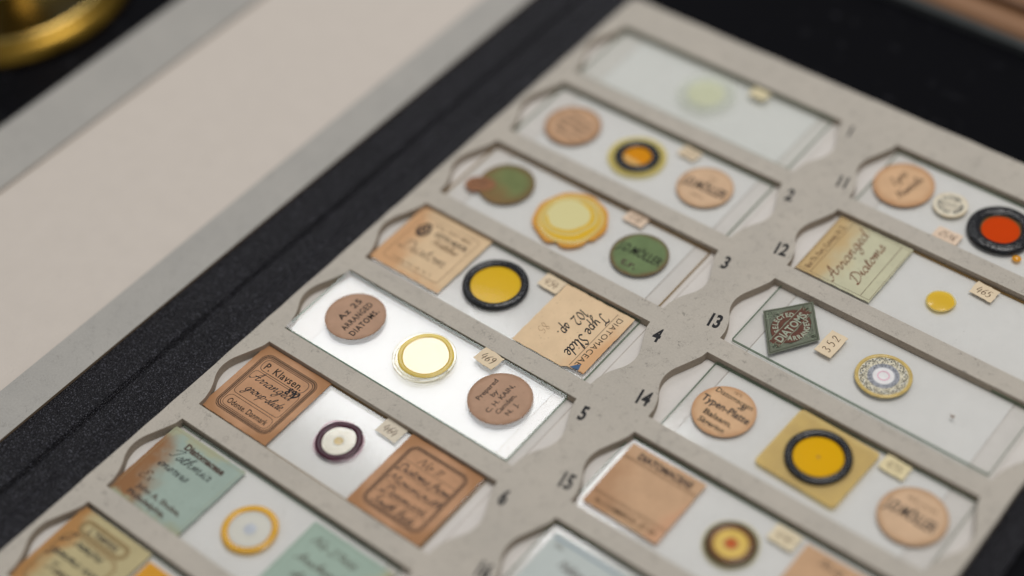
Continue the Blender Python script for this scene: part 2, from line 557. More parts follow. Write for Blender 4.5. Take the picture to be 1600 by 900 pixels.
# ------------------------------------------------------------------ a single-stroke handwriting alphabet
G = {
    'a': (1.15, [[(.85, .85), (.5, 1), (.12, .7), (.1, .25), (.35, 0), (.7, .2), (.88, .9), (.85, .3), (1.0, .02), (1.2, .2)]]),
    'b': (1.0, [[(0, .1), (.35, 1.5), (.4, 2), (.2, 1.9), (.2, .3), (.45, 0), (.8, .3), (.75, .9), (.4, .9)]]),
    'c': (.9, [[(.75, .8), (.5, 1), (.15, .7), (.1, .3), (.4, 0), (.9, .2)]]),
    'd': (1.2, [[(.8, .85), (.45, 1), (.1, .6), (.15, .1), (.5, .05), (.85, .6), (1.1, 2.0), (.88, .4), (1.0, 0), (1.25, .2)]]),
    'e': (.85, [[(0, .25), (.6, .6), (.6, .95), (.35, 1), (.12, .6), (.2, .1), (.5, 0), (.9, .25)]]),
    'f': (.8, [[(.1, .2), (.6, 1.7), (.5, 2), (.3, 1.6), (.1, -.9)], [(0, .9), (.7, 1)]]),
    'g': (1.1, [[(.8, .85), (.45, 1), (.1, .6), (.2, .1), (.55, .1), (.85, .9), (.7, -.6), (.4, -1.1), (.1, -.8), (.5, -.3), (1.15, .2)]]),
    'h': (1.15, [[(0, .1), (.5, 1.7), (.42, 2), (.25, 1.6), (.1, 0), (.4, .8), (.7, 1), (.75, .3), (.9, 0), (1.2, .2)]]),
    'i': (.6, [[(0, .2), (.3, 1), (.22, .2), (.35, 0), (.65, .2)], [(.38, 1.4), (.46, 1.5)]]),
    'k': (1.0, [[(.4, 2), (.1, 0)], [(.75, 1), (.25, .55), (.5, .4), (.85, 0), (1.05, .1)]]),
    'l': (.65, [[(0, .15), (.5, 1.6), (.42, 2), (.22, 1.6), (.2, .2), (.4, 0), (.7, .2)]]),
    'm': (1.7, [[(0, .6), (.2, .95), (.2, 0), (.45, .8), (.65, .98), (.7, .05), (.95, .8), (1.2, .98), (1.25, .2), (1.4, 0), (1.75, .2)]]),
    'n': (1.2, [[(0, .6), (.2, .95), (.2, 0), (.45, .8), (.7, .98), (.75, .2), (.9, 0), (1.25, .2)]]),
    'o': (1.0, [[(.45, 1), (.12, .7), (.15, .15), (.5, 0), (.8, .4), (.7, .9), (.45, 1), (.75, .8), (1.05, .8)]]),
    'p': (1.1, [[(0, .4), (.3, 1), (.05, -1.0)], [(.2, .6), (.55, 1), (.85, .7), (.7, .1), (.3, .05)]]),
    'r': (.9, [[(0, .2), (.25, 1.05), (.3, .85), (.6, .9), (.55, .3), (.65, .02), (.95, .2)]]),
    's': (.8, [[(0, .15), (.45, 1.05), (.6, .45), (.4, .0), (.1, .1), (.4, .05), (.85, .25)]]),
    't': (.7, [[(0, .2), (.4, 1.7), (.25, .3), (.4, 0), (.75, .2)], [(.05, 1.15), (.65, 1.25)]]),
    'u': (1.2, [[(0, .5), (.2, 1), (.18, .25), (.4, 0), (.75, .4), (.85, 1), (.83, .2), (.95, 0), (1.25, .2)]]),
    'v': (1.0, [[(0, .6), (.2, 1), (.35, .2), (.45, 0), (.8, .9), (1.05, .85)]]),
    'w': (1.4, [[(0, .6), (.15, 1), (.2, .2), (.45, 0), (.7, .9), (.72, .2), (.95, 0), (1.2, .9), (1.45, .85)]]),
    'x': (.9, [[(.1, 1), (.7, 0)], [(.8, 1), (.05, 0)]]),
    'y': (1.1, [[(.1, 1), (.2, .3), (.45, .1), (.8, .9)], [(.85, 1), (.5, -.7), (.2, -1.1), (.1, -.8), (1.1, .2)]]),
    'A': (1.7, [[(-.1, .1), (.1, -.15), (.5, .4), (1.1, 2.1), (1.15, 1.2), (1.2, 0), (1.7, .2)], [(.3, .75), (1.4, .85)]]),
    'D': (1.8, [[(.7, 1.9), (.5, .3), (.1, .05), (.4, -.1), (1.0, 0), (1.6, .6), (1.5, 1.5), (.9, 2.05), (.2, 1.7), (.1, 1.4)]]),
    'I': (1.2, [[(-.1, 1.3), (.4, 1.7), (1.0, 2), (.7, 1), (.4, .1), (0, .1)]]),
    'N': (1.7, [[(0, 0), (.4, 1.9), (1.1, .1), (1.6, 2.1)]]),
    'S': (1.2, [[(1.05, 1.75), (.7, 2.1), (.3, 1.6), (.8, .9), (.8, .25), (.4, 0), (0, .3)]]),
    'T': (1.3, [[(-.1, 1.6), (.2, 2), (.8, 1.85), (1.3, 2.1)], [(.75, 1.9), (.5, .3), (.2, 0), (0, .2)]]),
    'E': (1.2, [[(1.0, 1.7), (.6, 2.05), (.3, 1.6), (.6, 1.15), (.1, .7), (.15, .1), (.6, 0), (1.1, .4)]]),
    'C': (1.3, [[(1.05, 1.6), (.7, 2.05), (.2, 1.3), (.15, .4), (.6, 0), (1.2, .4)]]),
    'B': (1.3, [[(.35, 1.9), (.15, 0)], [(.1, 1.8), (.7, 2.05), (1, 1.5), (.4, 1.1), (1, .9), (1, .2), (.5, 0), (.1, .1)]]),
    'M': (2.0, [[(0, 0), (.4, 1.9), (.8, .4), (1.4, 2.0), (1.5, .2), (2.0, .2)]]),
    'P': (1.2, [[(.4, 1.9), (.15, 0)], [(.1, 1.7), (.7, 2.05), (1.1, 1.5), (.4, 1.0)]]),
    'L': (1.2, [[(.9, 1.7), (.6, 2.05), (.4, 1.2), (.1, .1), (.6, 0), (1.2, .2)]]),
    'J': (1.2, [[(.2, 1.7), (.9, 2.0), (.6, .2), (.3, -.6), (.0, -.2), (1.0, .4)]]),
    'H': (1.6, [[(.3, 2.0), (.1, 0)], [(1.3, 2.0), (1.1, 0), (1.5, .2)], [(.1, 1.0), (1.4, 1.1)]]),
    '0': (1.1, [[(.5, 1.8), (.15, 1.2), (.15, .5), (.5, 0), (.85, .6), (.85, 1.3), (.5, 1.8)]]),
    '1': (.6, [[(.1, 1.4), (.4, 1.8), (.3, 0)]]),
    '2': (1.1, [[(.15, 1.4), (.4, 1.8), (.8, 1.6), (.7, 1), (.1, .05), (.4, .1), (.95, .05)]]),
    '3': (1.0, [[(.15, 1.6), (.5, 1.8), (.8, 1.4), (.4, 1), (.85, .6), (.5, 0), (.1, .2)]]),
    '4': (1.1, [[(.45, 1.8), (.05, .6), (.95, .65)], [(.75, 1.3), (.6, -.1)]]),
    '5': (1.0, [[(.85, 1.8), (.35, 1.75), (.2, 1.05), (.6, 1.1), (.85, .6), (.5, 0), (.1, .15)]]),
    '6': (1.0, [[(.75, 1.8), (.3, 1.2), (.12, .5), (.4, 0), (.8, .35), (.6, .9), (.2, .6)]]),
    '7': (1.0, [[(.1, 1.7), (.85, 1.75), (.35, 0)]]),
    '8': (1.0, [[(.75, 1.5), (.45, 1.8), (.2, 1.4), (.75, .6), (.5, 0), (.15, .4), (.75, 1.5)]]),
    '9': (1.0, [[(.8, 1.4), (.5, 1.8), (.15, 1.4), (.4, .95), (.8, 1.4), (.65, .3), (.4, 0)]]),
    '-': (.7, [[(.1, .6), (.6, .65)]]),
    '.': (.5, [[(.15, .0), (.25, .08), (.3, .02)]]),
    ' ': (.7, []),
}


def script(mb, s, x, y, xh, w, z, mat, rot=0.0, slant=.35, sx=1.0, seed=1, nib=.6, align='c'):
    rnd = random.Random(seed)
    tot = sum(G.get(c, G['o'])[0] for c in s) * xh * sx
    cx = -tot / 2 if align == 'c' else 0
    ca, sa = math.cos(rot), math.sin(rot)
    for ch in s:
        wd, st = G.get(ch, G['o'])
        jy = rnd.uniform(-.06, .06)
        js = rnd.uniform(.94, 1.06)
        for q in st:
            pts = [(px + rnd.uniform(-.03, .03), py * js + jy) for px, py in q]
            pts = smooth(pts, 5)
            P2 = []
            for px, py in pts:
                a = cx + (px * sx + py * slant) * xh
                b = py * xh
                P2.append((x + a * ca - b * sa, y + a * sa + b * ca))
            mb.stroke(P2, w, z, mat, nib=nib + rot)
        cx += wd * xh * sx


# ------------------------------------------------------------------ dimensions of the slide tray (mm)
PITCH, SH, SL, DU, DV = 32.14, 26.2, 78.0, 96.07, -0.05
TX0, TX1, TY0, TY1 = -6.3, 180.4, -328.0, 13.2
FLOOR = -2.9
STRIP = .32
GT = 1.0                                    # glass thickness
GTOP = FLOOR + STRIP + GT                    # top of a slide lying flat


def slot(n):
    c = 1 if n > 10 else 0
    r = (n - 1) % 10
    return c * DU, -(r * PITCH) - c * DV


# ------------------------------------------------------------------ setting
tb = M()
tb.add([(-1500, -1500, -5.2), (1500, -1500, -5.2), (1500, 1500, -5.2), (-1500, 1500, -5.2)], [(0, 1, 2, 3)], tablem)
table = tb.build('table_top')
table['kind'] = 'structure'

# ------------------------------------------------------------------ the folder: cloth cover, lid, tray
folder = empty('slide_folder', 'open black cloth slide folder with grey card tray of numbered slots', 'slide folder', (75, -150, -5.1))
FO = (-75, 150, 5.1)                          # parts are written in tray millimetres


def fold_part(mb, name):
    return mb.build(name, folder, FO)


# cloth cover (tray board, spine with hinge groove and a soft crease)
prof = [(-36, -4.9), (-36, -1.3), (-33.4, -.85), (-31, -.8), (-27, -.9), (-24, -1.1), (-22.6, -1.25), (-22.25, -1.5), (-22.1, -3.6), (-21.5, -3.8), (-21.3, -2.2),
        (-20.9, -1.6), (-20.0, -1.5), (-18.6, -1.55), (-16.5, -1.6), (-15.4, -1.5), (-14.9, -1.45), (-14.5, -1.75), (-13.8, -1.7), (-12.8, -1.4), (-10, -1.25), (-8, -1.3), (-6.0, -1.6),
        (-4, -3.3), (-3.0, -3.4)]
c = M()
ys = [21 - k * 4 for k in range(90)]
rn = random.Random(3)
V = []
for yi, y in enumerate(ys):
    for u, z in prof:
        V.append((u + .16 * math.sin(y * .045) + .07 * math.sin(y * .17 + u), y, z + .05 * math.sin(y * .11 + u * .7)))
m = len(prof)
F = [(i * m + j, (i + 1) * m + j, (i + 1) * m + j + 1, i * m + j + 1) for i in range(len(ys) - 1) for j in range(m - 1)]
c.add(V, F, cloth, True)
fold_part(c, 'spine_cloth')
c = M()
c.box(-2.9, 188.0, -336, 14.2, -5.05, -3.35, cloth)
fold_part(c, 'back_cover')


# grey tray board with cut-out slots, each with two finger notches
def notch(x0, s):
    prof = [(0, 0), (-.3, 2.0), (-1.4, 4.6), (-2.7, 7.4), (-3.9, 10.2), (-4.3, 13.2), (-3.6, 16.2), (-2.0, 18.9), (-.9, 21.2), (-.15, 23.8), (0, SH)]
    pr = [(0, 0)] + smooth(prof[1:-1], 4) + [(0, SH)]
    return [(x0 + s * a, -b) for a, b in pr]


def board(outer, holes, z1, th, bev):
    cu = bpy.data.curves.new('b', 'CURVE')
    cu.dimensions = '2D'
    cu.fill_mode = 'BOTH'
    for pts in [outer] + holes:
        sp = cu.splines.new('POLY')
        sp.points.add(len(pts) - 1)
        for q, p in zip(sp.points, pts):
            q.co = (p[0], p[1], 0, 1)
        sp.use_cyclic_u = True
    cu.extrude = th / 2 - bev
    cu.bevel_depth = bev
    cu.bevel_resolution = 1
    cu.offset = -bev
    o = bpy.data.objects.new('b', cu)
    COL.objects.link(o)
    me = bpy.data.meshes.new_from_object(o.evaluated_get(bpy.context.evaluated_depsgraph_get()))
    V = [(v.co.x, v.co.y, v.co.z + z1 - th / 2) for v in me.vertices]
    top, side = [], []
    for p in me.polygons:
        (top if abs(p.normal.z) > .55 else side).append(tuple(p.vertices))
    bpy.data.objects.remove(o)
    bpy.data.curves.remove(cu)
    bpy.data.meshes.remove(me)
    return V, top, side


holes = []
for n in range(1, 21):
    ox, oy = slot(n)
    L_ = notch(0, 1)
    R_ = notch(SL, -1)
    holes.append([(ox + a, oy + b) for a, b in L_ + R_[::-1]])
r = 2.2
outer = []
for cx, cy, a0 in ((TX1 - r, TY1 - r, 0), (TX0 + r, TY1 - r, PI / 2), (TX0 + r, TY0 + r, PI), (TX1 - r, TY0 + r, 1.5 * PI)):
    for k in range(6):
        t = a0 + PI / 2 * k / 5
        outer.append((cx + r * math.cos(t), cy + r * math.sin(t)))
# slightly worn, uneven long edges
fin = []
rn = random.Random(11)
for i in range(len(outer)):
    a, b = outer[i], outer[(i + 1) % len(outer)]
    l = math.hypot(b[0] - a[0], b[1] - a[1])
    k = max(1, int(l / 5))
    for j in range(k):
        t = j / k
        jt = .12 if k > 3 and j else 0
        fin.append((a[0] + (b[0] - a[0]) * t + rn.uniform(-jt, jt), a[1] + (b[1] - a[1]) * t + rn.uniform(-jt, jt)))
b = M()
V, top, side = board(fin, holes, 0, 2.85, .1)
b.add(V, top, card)
b.add(V, side, core)
for n in range(1, 21):
    ox, oy = slot(n)
    s_ = str(n)
    if n <= 10:
        nx, ny = 82.3, oy - 2.6
        if n == 1:
            ny = oy - 2.4
    else:
        nx, ny = 91.5, oy - 21.9
    b.text(s_, nx, ny, 4.7, .02, inkm, .19, .64 if n <= 10 else .64, 0, .036, .95)
fold_part(b, 'tray_board')

b = M()
b.box(TX0 + 1.2, TX1 - 1.2, TY0 + 1.2, TY1 - 1.2, -3.33, FLOOR, floorp)
fold_part(b, 'backing_sheet')
for n in list(range(1, 9)) + list(range(11, 17)):
    ox, oy = slot(n)
    b = M()
    b.box(ox + 7.2, ox + 70.7, oy - SH + .1, oy - .1, FLOOR + .004, FLOOR + STRIP, stripp, core)  # brown side colour paints the thin shadow line at the strip's edge
    fold_part(b, 'paper_strip')
    b = M()
    b.box(ox + 71.02, ox + 77.2, oy - SH + .15, oy - .15, FLOOR + .004, FLOOR + STRIP - .01, floorp)
    fold_part(b, 'end_strip')
    b = M()
    b.box(ox + .6, ox + 6.9, oy - SH + .15, oy - .15, FLOOR + .004, FLOOR + STRIP - .01, floorp)
    fold_part(b, 'end_strip')

# lid with sunken cream lining
b = M()
V, top, side = board([(-128.2, 20), (-128.2, -336), (-33.2, -336), (-33.2, 20)], [[(-106.2, 4), (-106.2, -322), (-46.0, -322), (-46.0, 4)]], 0, 1.0, .12)
b.add(V, top, lidcard)
b.add(V, side, edgebrown)
fold_part(b, 'lid_frame')
b = M()
b.box(-107.5, -44.5, -323, 6, -1.6, -.75, cream)
fold_part(b, 'lid_lining')
b = M()
b.box(-130.5, -36.2, -338, 22, -5.0, -1.65, cloth)
b.box(-128.1, -107.6, -336, 20, -1.62, -1.04, edgebrown)
b.box(-44.4, -33.3, -336, 20, -1.62, -1.04, edgebrown)
fold_part(b, 'lid_cover')

# ------------------------------------------------------------------ inks, papers, cements
ink_blk = m_plain('print_ink', (.015, .013, .012, 1), .7, .2, var=.3, scale=1500)
ink_fade = m_plain('faded_ink', C(86, 62, 44), .7, .2, var=.3, scale=1200)
ink_brn = m_plain('brown_pen_ink', C(104, 52, 30), .7, .2, var=.35, scale=700)
ink_grey = m_plain('grey_print', C(74, 60, 52), .7, .2, var=.35, scale=1500)
ink_soft = m_plain('soft_print', C(104, 78, 56), .7, .2, var=.35, scale=1500)
ink_green = m_plain('pale_green_print', C(126, 136, 116), .7, .2, var=.2, scale=1500)
pencil = m_plain('pencil', C(160, 135, 105), .8, .1, var=.2, scale=1500)

p_tan = m_paper('tan_label', C(190, 160, 130), .09, rim=(C(174, 140, 108), 6.6, 8.3))
p_tanb = m_paper('tan_label_worn', C(178, 144, 114), .16, rim=(C(150, 114, 84), 6.2, 8.3), spots=.8)
p_tan5 = m_paper('brown_label', C(163, 132, 110), .1, rim=(C(150, 118, 96), 7.0, 8.6), spots=.6)
p_orange = m_paper('orange_tan_label', C(192, 157, 122), .09, rim=(C(176, 134, 98), 6.2, 8.8))
p_olive = m_paper('olive_label', C(104, 112, 72), .14, rim=(C(108, 88, 58), 5.0, 8.2), stain=(C(122, 98, 64), -PI / 2 - .4, 3.0, 9))
p_green = m_paper('green_label', C(98, 114, 78), .16, rim=(C(104, 84, 60), 6.4, 8.3), spots=.6)
p_scrap = m_paper('russet_scrap', C(134, 94, 68), .2, spots=.9)
p_peach = m_paper('peach_label', C(198, 172, 138), .06, stain=[(C(194, 152, 112), PI + .25, 5.5, 7), (C(196, 154, 114), -PI / 2 - .2, 9.5, 5)])
p_peach2 = m_paper('peach_label_old', C(206, 180, 146), .06, stain=(C(202, 160, 118), -.25, 8.5, 7))
p_kraft = m_paper('kraft_label', C(172, 132, 101), .11, rim=(C(160, 118, 84), 11.0, 14.5), spots=.5)
p_blue = m_paper('pale_blue_label', C(142, 156, 146), .05, stain=[(C(136, 98, 66), PI + .35, 6.2, 8), (C(158, 160, 134), PI / 2 + .1, 10, 2.5), (C(150, 154, 130), -PI / 2, 11, 2.0)])
p_blue2 = m_paper('sea_green_label', C(144, 161, 148), .04, stain=(C(166, 160, 128), -.2, 8.0, 5))
p_khaki = m_paper('khaki_label', C(168, 156, 118), .06, stain=(C(164, 122, 76), PI, 7.5, 5), spots=.6)
p_sage = m_paper('sage_label', C(178, 175, 148), .06, stain=(C(184, 158, 114), PI + .1, 3.5, 9), spots=.4)
p_dgreen = m_paper('dark_green_label', C(98, 101, 88), .18, spots=.6)
p_maroon = m_plain('maroon_print', C(92, 60, 50), .75, .2, var=.2, scale=900)
p_salmon = m_paper('salmon_label', C(180, 147, 116), .08, stain=[(C(170, 132, 100), PI + .5, 6.5, 9), (C(192, 150, 118), -.3, 9.5, 4)])
p_salmon2 = m_paper('salmon_label_plain', C(180, 146, 114), .08)
p_slate = m_paper('slate_label', C(172, 178, 174), .03)
p_border = m_paper('bright_white_paper', C(232, 229, 228), .01, spots=0)
p_tag = m_paper('small_tag_paper', C(208, 190, 162), .04, spots=.3)
p_tagp = m_paper('pink_tag_paper', C(208, 186, 164), .04, spots=.3)
p_cream = m_paper('cream_seal_paper', C(206, 198, 178), .03, rim=(C(196, 174, 138), 4.2, 5.2), spots=.2)

blackc = m_plain('black_cement', (.004, .004, .006, 1), .09, .6, coat=.0, var=.4, scale=1000, bmp=.42)
purplec = m_plain('purple_cement', C(62, 28, 40), .3, .3, coat=.15, var=.3, scale=500)
pinkish = m_tinted('pink_bleed', (.95, .76, .82), .05, C(226, 190, 198), .25)
amber = m_tinted('amber_resin', (.86, .56, .05), .15, C(226, 168, 18), .75)
amber_r = m_tinted('amber_rim_resin', (.85, .58, .18), .5, C(205, 150, 40), .5)
amber_lo = m_tinted('deep_amber_resin', (.86, .48, .05), .2, C(214, 140, 10), .85)
yellowr = m_tinted('yellow_resin', (.9, .72, .10), .4, C(222, 180, 52), .8)
lemon = m_tinted('lemon_resin', (.88, .74, .05), .2, C(222, 178, 16), .85)
pale_y = m_tinted('pale_yellow_resin', (.96, .93, .76), .2, C(228, 222, 180), .5)
cream_y = m_tinted('cream_resin', (.97, .93, .80), .1, C(225, 216, 185), .4)
gold = m_plain('gold_ring', C(188, 162, 92), .35, .5, coat=.3, var=.18, scale=500, bmp=.1)
goldc = m_tinted('gold_clear_rim', (.95, .82, .30), .5, C(230, 200, 100), .7)
crack = m_plain('rim_crackle', C(168, 160, 132), .4)
redr = m_tinted('orange_red_resin', (.72, .12, .005), .01, C(194, 60, 0), .97)
redc = m_plain('red_core', C(180, 84, 36), .4, .15)
brownc = m_plain('brown_cement', C(118, 80, 30), .3, .5, coat=.5, var=.2, scale=500)
darkb = m_plain('dark_brown_cement', C(46, 26, 10), .3, .3, coat=.1, var=.2, scale=500)
wht = m_plain('white_ground', C(226, 224, 222), .3, .5)
wht_hi = m_plain('bright_ground', C(240, 238, 236), .3, .5)
grn_pale = m_tinted('pale_green_resin', (.96, .98, .86), .05, C(214, 216, 182), .5)
grn_rim = m_tinted('pale_green_rim', (.98, .99, .95), .05, C(212, 216, 200), .25)
pearl = m_plain('pearl_grey', C(186, 190, 194), .3, .5, var=.06)
cell_y = m_tinted('yellow_cell_glass', (.96, .88, .62), .3, C(222, 194, 130), .5)
cell_a = m_tinted('amber_cell_glass', (.90, .66, .2), .4, C(220, 160, 40), .75)
clear_rim = m_glass('clear_rim_glass', (.98, .97, .93), .02)
mbk = m_plain('diatom_black', (.02, .02, .025, 1), .6, .2)
mgr = m_plain('diatom_grey', C(150, 152, 158), .6, .2, var=.35, scale=1800)
pinkl = m_plain('pink_line', C(222, 150, 178), .6, .2)


# ------------------------------------------------------------------ slide builder
GRP = 'glass microscope slides lying in the numbered slots'
HX = 37.8


class Slide:
    """coordinates (u, v): mm from the slot's far left corner, v towards the viewer"""

    def __init__(s, n, label, u0=0.2, u1=75.7, v0=.3, v1=25.6, tilt=0.0, lift=0.0, roll=0.0, edge=None, gm=None, yaw=0.0, sidemat=None):
        ox, oy = slot(n)
        s.cx, s.cy = (u0 + u1) / 2, (v0 + v1) / 2
        s.root = empty('microscope_slide', label, 'microscope slide', (ox + s.cx, oy - s.cy, FLOOR + STRIP + .01 + lift), GRP, (tilt, roll, yaw))
        g = M()
        w, h = (u1 - u0) / 2, (v1 - v0) / 2
        pts = []
        r = .5
        for cx, cy, a0 in ((w - r, h - r, 0), (-w + r, h - r, PI / 2), (-w + r, -h + r, PI), (w - r, -h + r, 1.5 * PI)):
            for k in range(4):
                t = a0 + PI / 2 * k / 3
                pts.append((cx + r * math.cos(t), cy + r * math.sin(t)))
        bv = .06
        inn = [(x * (1 - bv / w), y * (1 - bv / h)) for x, y in pts]
        nn = len(pts)
        gmm = gm or glass
        e = sidemat or gedge
        V = [(*p, 0) for p in inn] + [(*p, bv) for p in pts] + [(*p, GT - bv) for p in pts] + [(*p, GT) for p in inn]
        g.add(V, [tuple(range(nn - 1, -1, -1)), tuple(range(3 * nn, 4 * nn))], gmm)
        for k in range(3):
            g.add(V, [(k * nn + i, k * nn + (i + 1) % nn, (k + 1) * nn + (i + 1) % nn, (k + 1) * nn + i) for i in range(nn)], e)
        # faint dust and nicks on the surface
        rn = random.Random(n)
        for k in range(9):
            x, y = rn.uniform(-w + 2, w - 2), rn.uniform(-h + 2, h - 2)
            rr = rn.uniform(.07, .2)
            q = [(x + rr * math.cos(t * 1.05) * rn.uniform(.5, 1.3), y + rr * math.sin(t * 1.05) * rn.uniform(.5, 1.3), GT + .012) for t in range(6)]
            g.add(q, [tuple(range(6))], dust)
        g.build('glass_plate', s.root)
        s.g = GT

    def at(s, u, v, z=0):
        return (u - s.cx, s.cy - v, s.g + z)

    def part(s, mb, name, u, v, z=.01, rot=0.0, label=None):
        o = mb.build(name, s.root, s.at(u, v, z), rot)
        if label:
            o['label'] = label
        return o

    def tag(s, u, v, txt, rot=0.0, w=6.4, h=4.2, mat=None, z=.01, ink=None):
        t = M()
        t.prism(rect(w, h, .12, .9), 0, .05, mat or p_tag)
        if txt:
            script(t, txt, -.1, -1.2, 1.32, .2, .062, ink or ink_fade, 0, .1, sx=min(1.0, (w - 1.3) / (len(txt) * 1.35)), seed=len(txt) + int(u), nib=.2)
        return s.part(t, 'number_tag', u, v, z, rot)


dust = m_plain('dust_speck', C(150, 148, 144), .9, .1)


def ringlabel(mb, txt, r, cap, z, mat, a0=PI / 2, step=None, bold=.02, sx=.8):
    n = len(txt)
    st = step or 2 * PI / n
    for i, ch in enumerate(txt):
        if ch == ' ':
            continue
        t = a0 - (i - (n - 1) / 2) * st
        mb.text(ch, r * math.cos(t), r * math.sin(t), cap, z, mat, t - PI / 2, sx, 0, bold)


# --- 1: plain greenish slide
s = Slide(1, 'greenish clear glass slide with one pale green mount, in the far corner slot', .6, 75.6, .5, 25.7, gm=glassg, lift=1.1)
t = M()
t.disc(0, 0, 5.6, 0, grn_pale, dome=.3)
t.ring(0, 0, 5.5, 8.9, -.005, .25, grn_rim)
s.part(t, 'specimen_mount', 38.2, 11.6)
s.tag(51.5, 3.0, '', .0, 5.6, 4.0, m_paper('straw_tag_paper', C(196, 184, 150), .05))

# --- 2
s = Slide(2, 'slide with two tan round labels and amber mount in a black ring with yellow halo')
t = M()
t.prism(circ(8.5), 0, .07, p_tanb)
for k, (tx, w_) in enumerate((('Coll. No 16', 9), ('Diatomaceen', 11.5), ('Typen Platte', 11), ('Balsam', 7))):
    t.text(tx, .2, 3.6 - 2.5 * k, 1.4, .085, ink_grey, -.12, bold=.02, width=w_)
s.part(t, 'round_label', 13.5, 13.0)
t = M()
t.disc(0, 0, 4.3, 0, amber_lo, dome=.35)
t.prism([(4.0 * math.cos(a), 4.0 * math.sin(a) - .05) for a in [PI + .35 + k * (PI - .9) / 12 for k in range(13)]], .36, .38, m_tinted('light_amber', (.92, .70, .36), .4, C(226, 178, 98), .85))
t.ring(0, 0, 4.1, 6.7, 0, .8, blackc, wob=.006, seed=2)
t.ring(0, 0, 6.6, 8.6, -.01, .14, m_tinted('yellow_halo', (.95, .88, .5), .1, C(208, 188, 112), .5), wob=.008, seed=3)
s.part(t, 'specimen_mount', 37.0, 13.1)
s.tag(48.6, 3.2, '453', -.08, 6, 4.2)
t = M()
t.prism(circ(8.2), 0, .07, p_tan)
t.text('J.D.MÖLLER', 0, 0.1, 3.4, .085, ink_grey, .05, bold=.03, width=14.0)
t.text('No', .3, 4.3, 1.2, .085, ink_soft, .05)
t.text('WEDEL', 0, -4.0, 1.0, .085, ink_soft, .05)
s.part(t, 'round_label', 60.2, 12.5)

# --- 3
s = Slide(3, 'slide with two green round labels and a large ragged yellow mount', sidemat=gedge_b)
t = M()
t.prism(circ(8.3, jit=.006), 0, .07, p_olive)
s.part(t, 'round_label', 13.0, 11.8)
t = M()
q = smooth([(-4.6, -.5), (-3.4, 2.2), (-.6, 3.0), (2.8, 2.4), (4.4, .2), (3.0, -2.0), (.6, -2.6), (-2.6, -3.0)], 4, True)
t.prism(q, 0, .14, p_scrap)
for k in range(3):
    t.text('DIATOMEAE', -.6, 1.4 - 1.5 * k, .9, .155, ink_grey, .1, width=5)
s.part(t, 'paper_scrap', 7.0, 16.2, .14, .5)
t = M()
q = circ(10.6, 60)
q = [(x * kk, y * kk) for (x, y), kk in ((p, 1 + .015 * math.sin(i * .9) + .012 * math.sin(i * .37 + 1) + (.03 if 43 < i < 58 else 0) - .11 * (math.exp(-((i - 47) / .9) ** 2) + math.exp(-((i - 56) / 1.1) ** 2))) for i, p in enumerate(q))]
t.prism(q, 0, .14, m_tinted('orange_balsam', (.93, .66, .18), .4, C(218, 158, 46), .7))
t.ring(0, 0, 8.2, 9.6, .14, .22, m_tinted('honey_balsam', (.95, .82, .40), .3, C(222, 192, 104), .8), wob=.014, seed=5)
t.disc(0, 0, 8.5, .15, m_tinted('yellow_balsam', (.95, .80, .15), .1, C(218, 176, 40), .88), dome=.03, wob=.01, seed=5)
t.ring(-.8, .7, 6.6, 7.7, .17, .06, m_tinted('pale_balsam_rim', (.95, .88, .5), .1, C(222, 204, 130), .7), wob=.03, seed=15)
t.disc(-1.5, .9, 6.1, .21, m_tinted('pale_balsam', (.95, .92, .66), .05, C(214, 206, 150), .88), dome=.03, wob=.03, seed=8)
s.part(t, 'specimen_mount', 36.8, 12.6)
s.tag(51.6, 1.9, '458', -.05, 6.6, 4.2, p_tagp)
t = M()
t.prism(circ(8.2), 0, .07, p_green)
t.text('J.D.MÖLLER', 0, .6, 3.2, .085, ink_blk, 0.02, bold=.01, width=13.6)
t.text('t.r.', -.3, -4.2, 2.6, .085, ink_grey, .0, width=5, bold=.02)
s.part(t, 'round_label', 60.6, 12.7)

# --- 4
s = Slide(4, 'slide with peach printed label, black ringed yellow mount and upside turned Type Slide label', -.7, 75.0, .0, 25.3, roll=-.004)
t = M()
t.prism(rect(24.8, 24.0, .1), 0, .07, p_peach)
t.rrect(-9.9, 9.9, -9.4, 9.6, .8, .16, .085, ink_soft)
t.prism(smooth([(-8.6, 4.4), (-7.6, 6.6), (-6.4, 7.4), (-5.2, 6.6), (-4.2, 4.4), (-5, 2.4), (-6.4, 1.6), (-7.8, 2.4)], 3, True), .075, .083, ink_grey)
t.stroke(smooth([(-7.4, 4.6), (-6.8, 5.8), (-6, 5.8), (-5.4, 4.4), (-6.4, 3.2)], 3, True), .35, .088, p_peach, True)
t.text('COLL. DIAT. MISC.', 1.6, 7.9, 1.1, .085, ink_soft, width=13.5, bold=.02)
t.text('OTTO BOCK', 3.0, 5.2, 1.7, .085, ink_grey, width=11.5, bold=.04)
script(t, 'Nattilus', 3.0, 1.6, 1.15, .26, .085, ink_soft, 0, .3, seed=9)
script(t, 'Diatom', -.6, -4.0, 1.9, .24, .085, ink_grey, 0, .3, sx=1.25, seed=4)
t.text('Leipzig No. 30  N. Y.', 0, -8.0, .9, .085, ink_soft, width=14)
s.part(t, 'paper_label', 11.9, 12.0)
t = M()
t.disc(0, 0, 7.4, .05, lemon, dome=.12)
t.ring(0, 0, 7.1, 9.2, 0, 1.1, blackc, wob=.004, seed=4)
t.ring(0, 0, 6.9, 7.5, .3, .25, blackc, wob=.004, seed=8)
s.part(t, 'specimen_mount', 35.4, 12.4)
s.tag(47.6, 3.0, '454', -.04, 6.6, 5.0)
t = M()
q = rect(22.6, 24.2, .1)
q = [(x, y + (1.6 if (x > 5 and y < -11) else 0) * random.uniform(.5, 1.2)) for x, y in q]
t.prism(q, 0, .07, p_peach2)
RN = -PI / 2
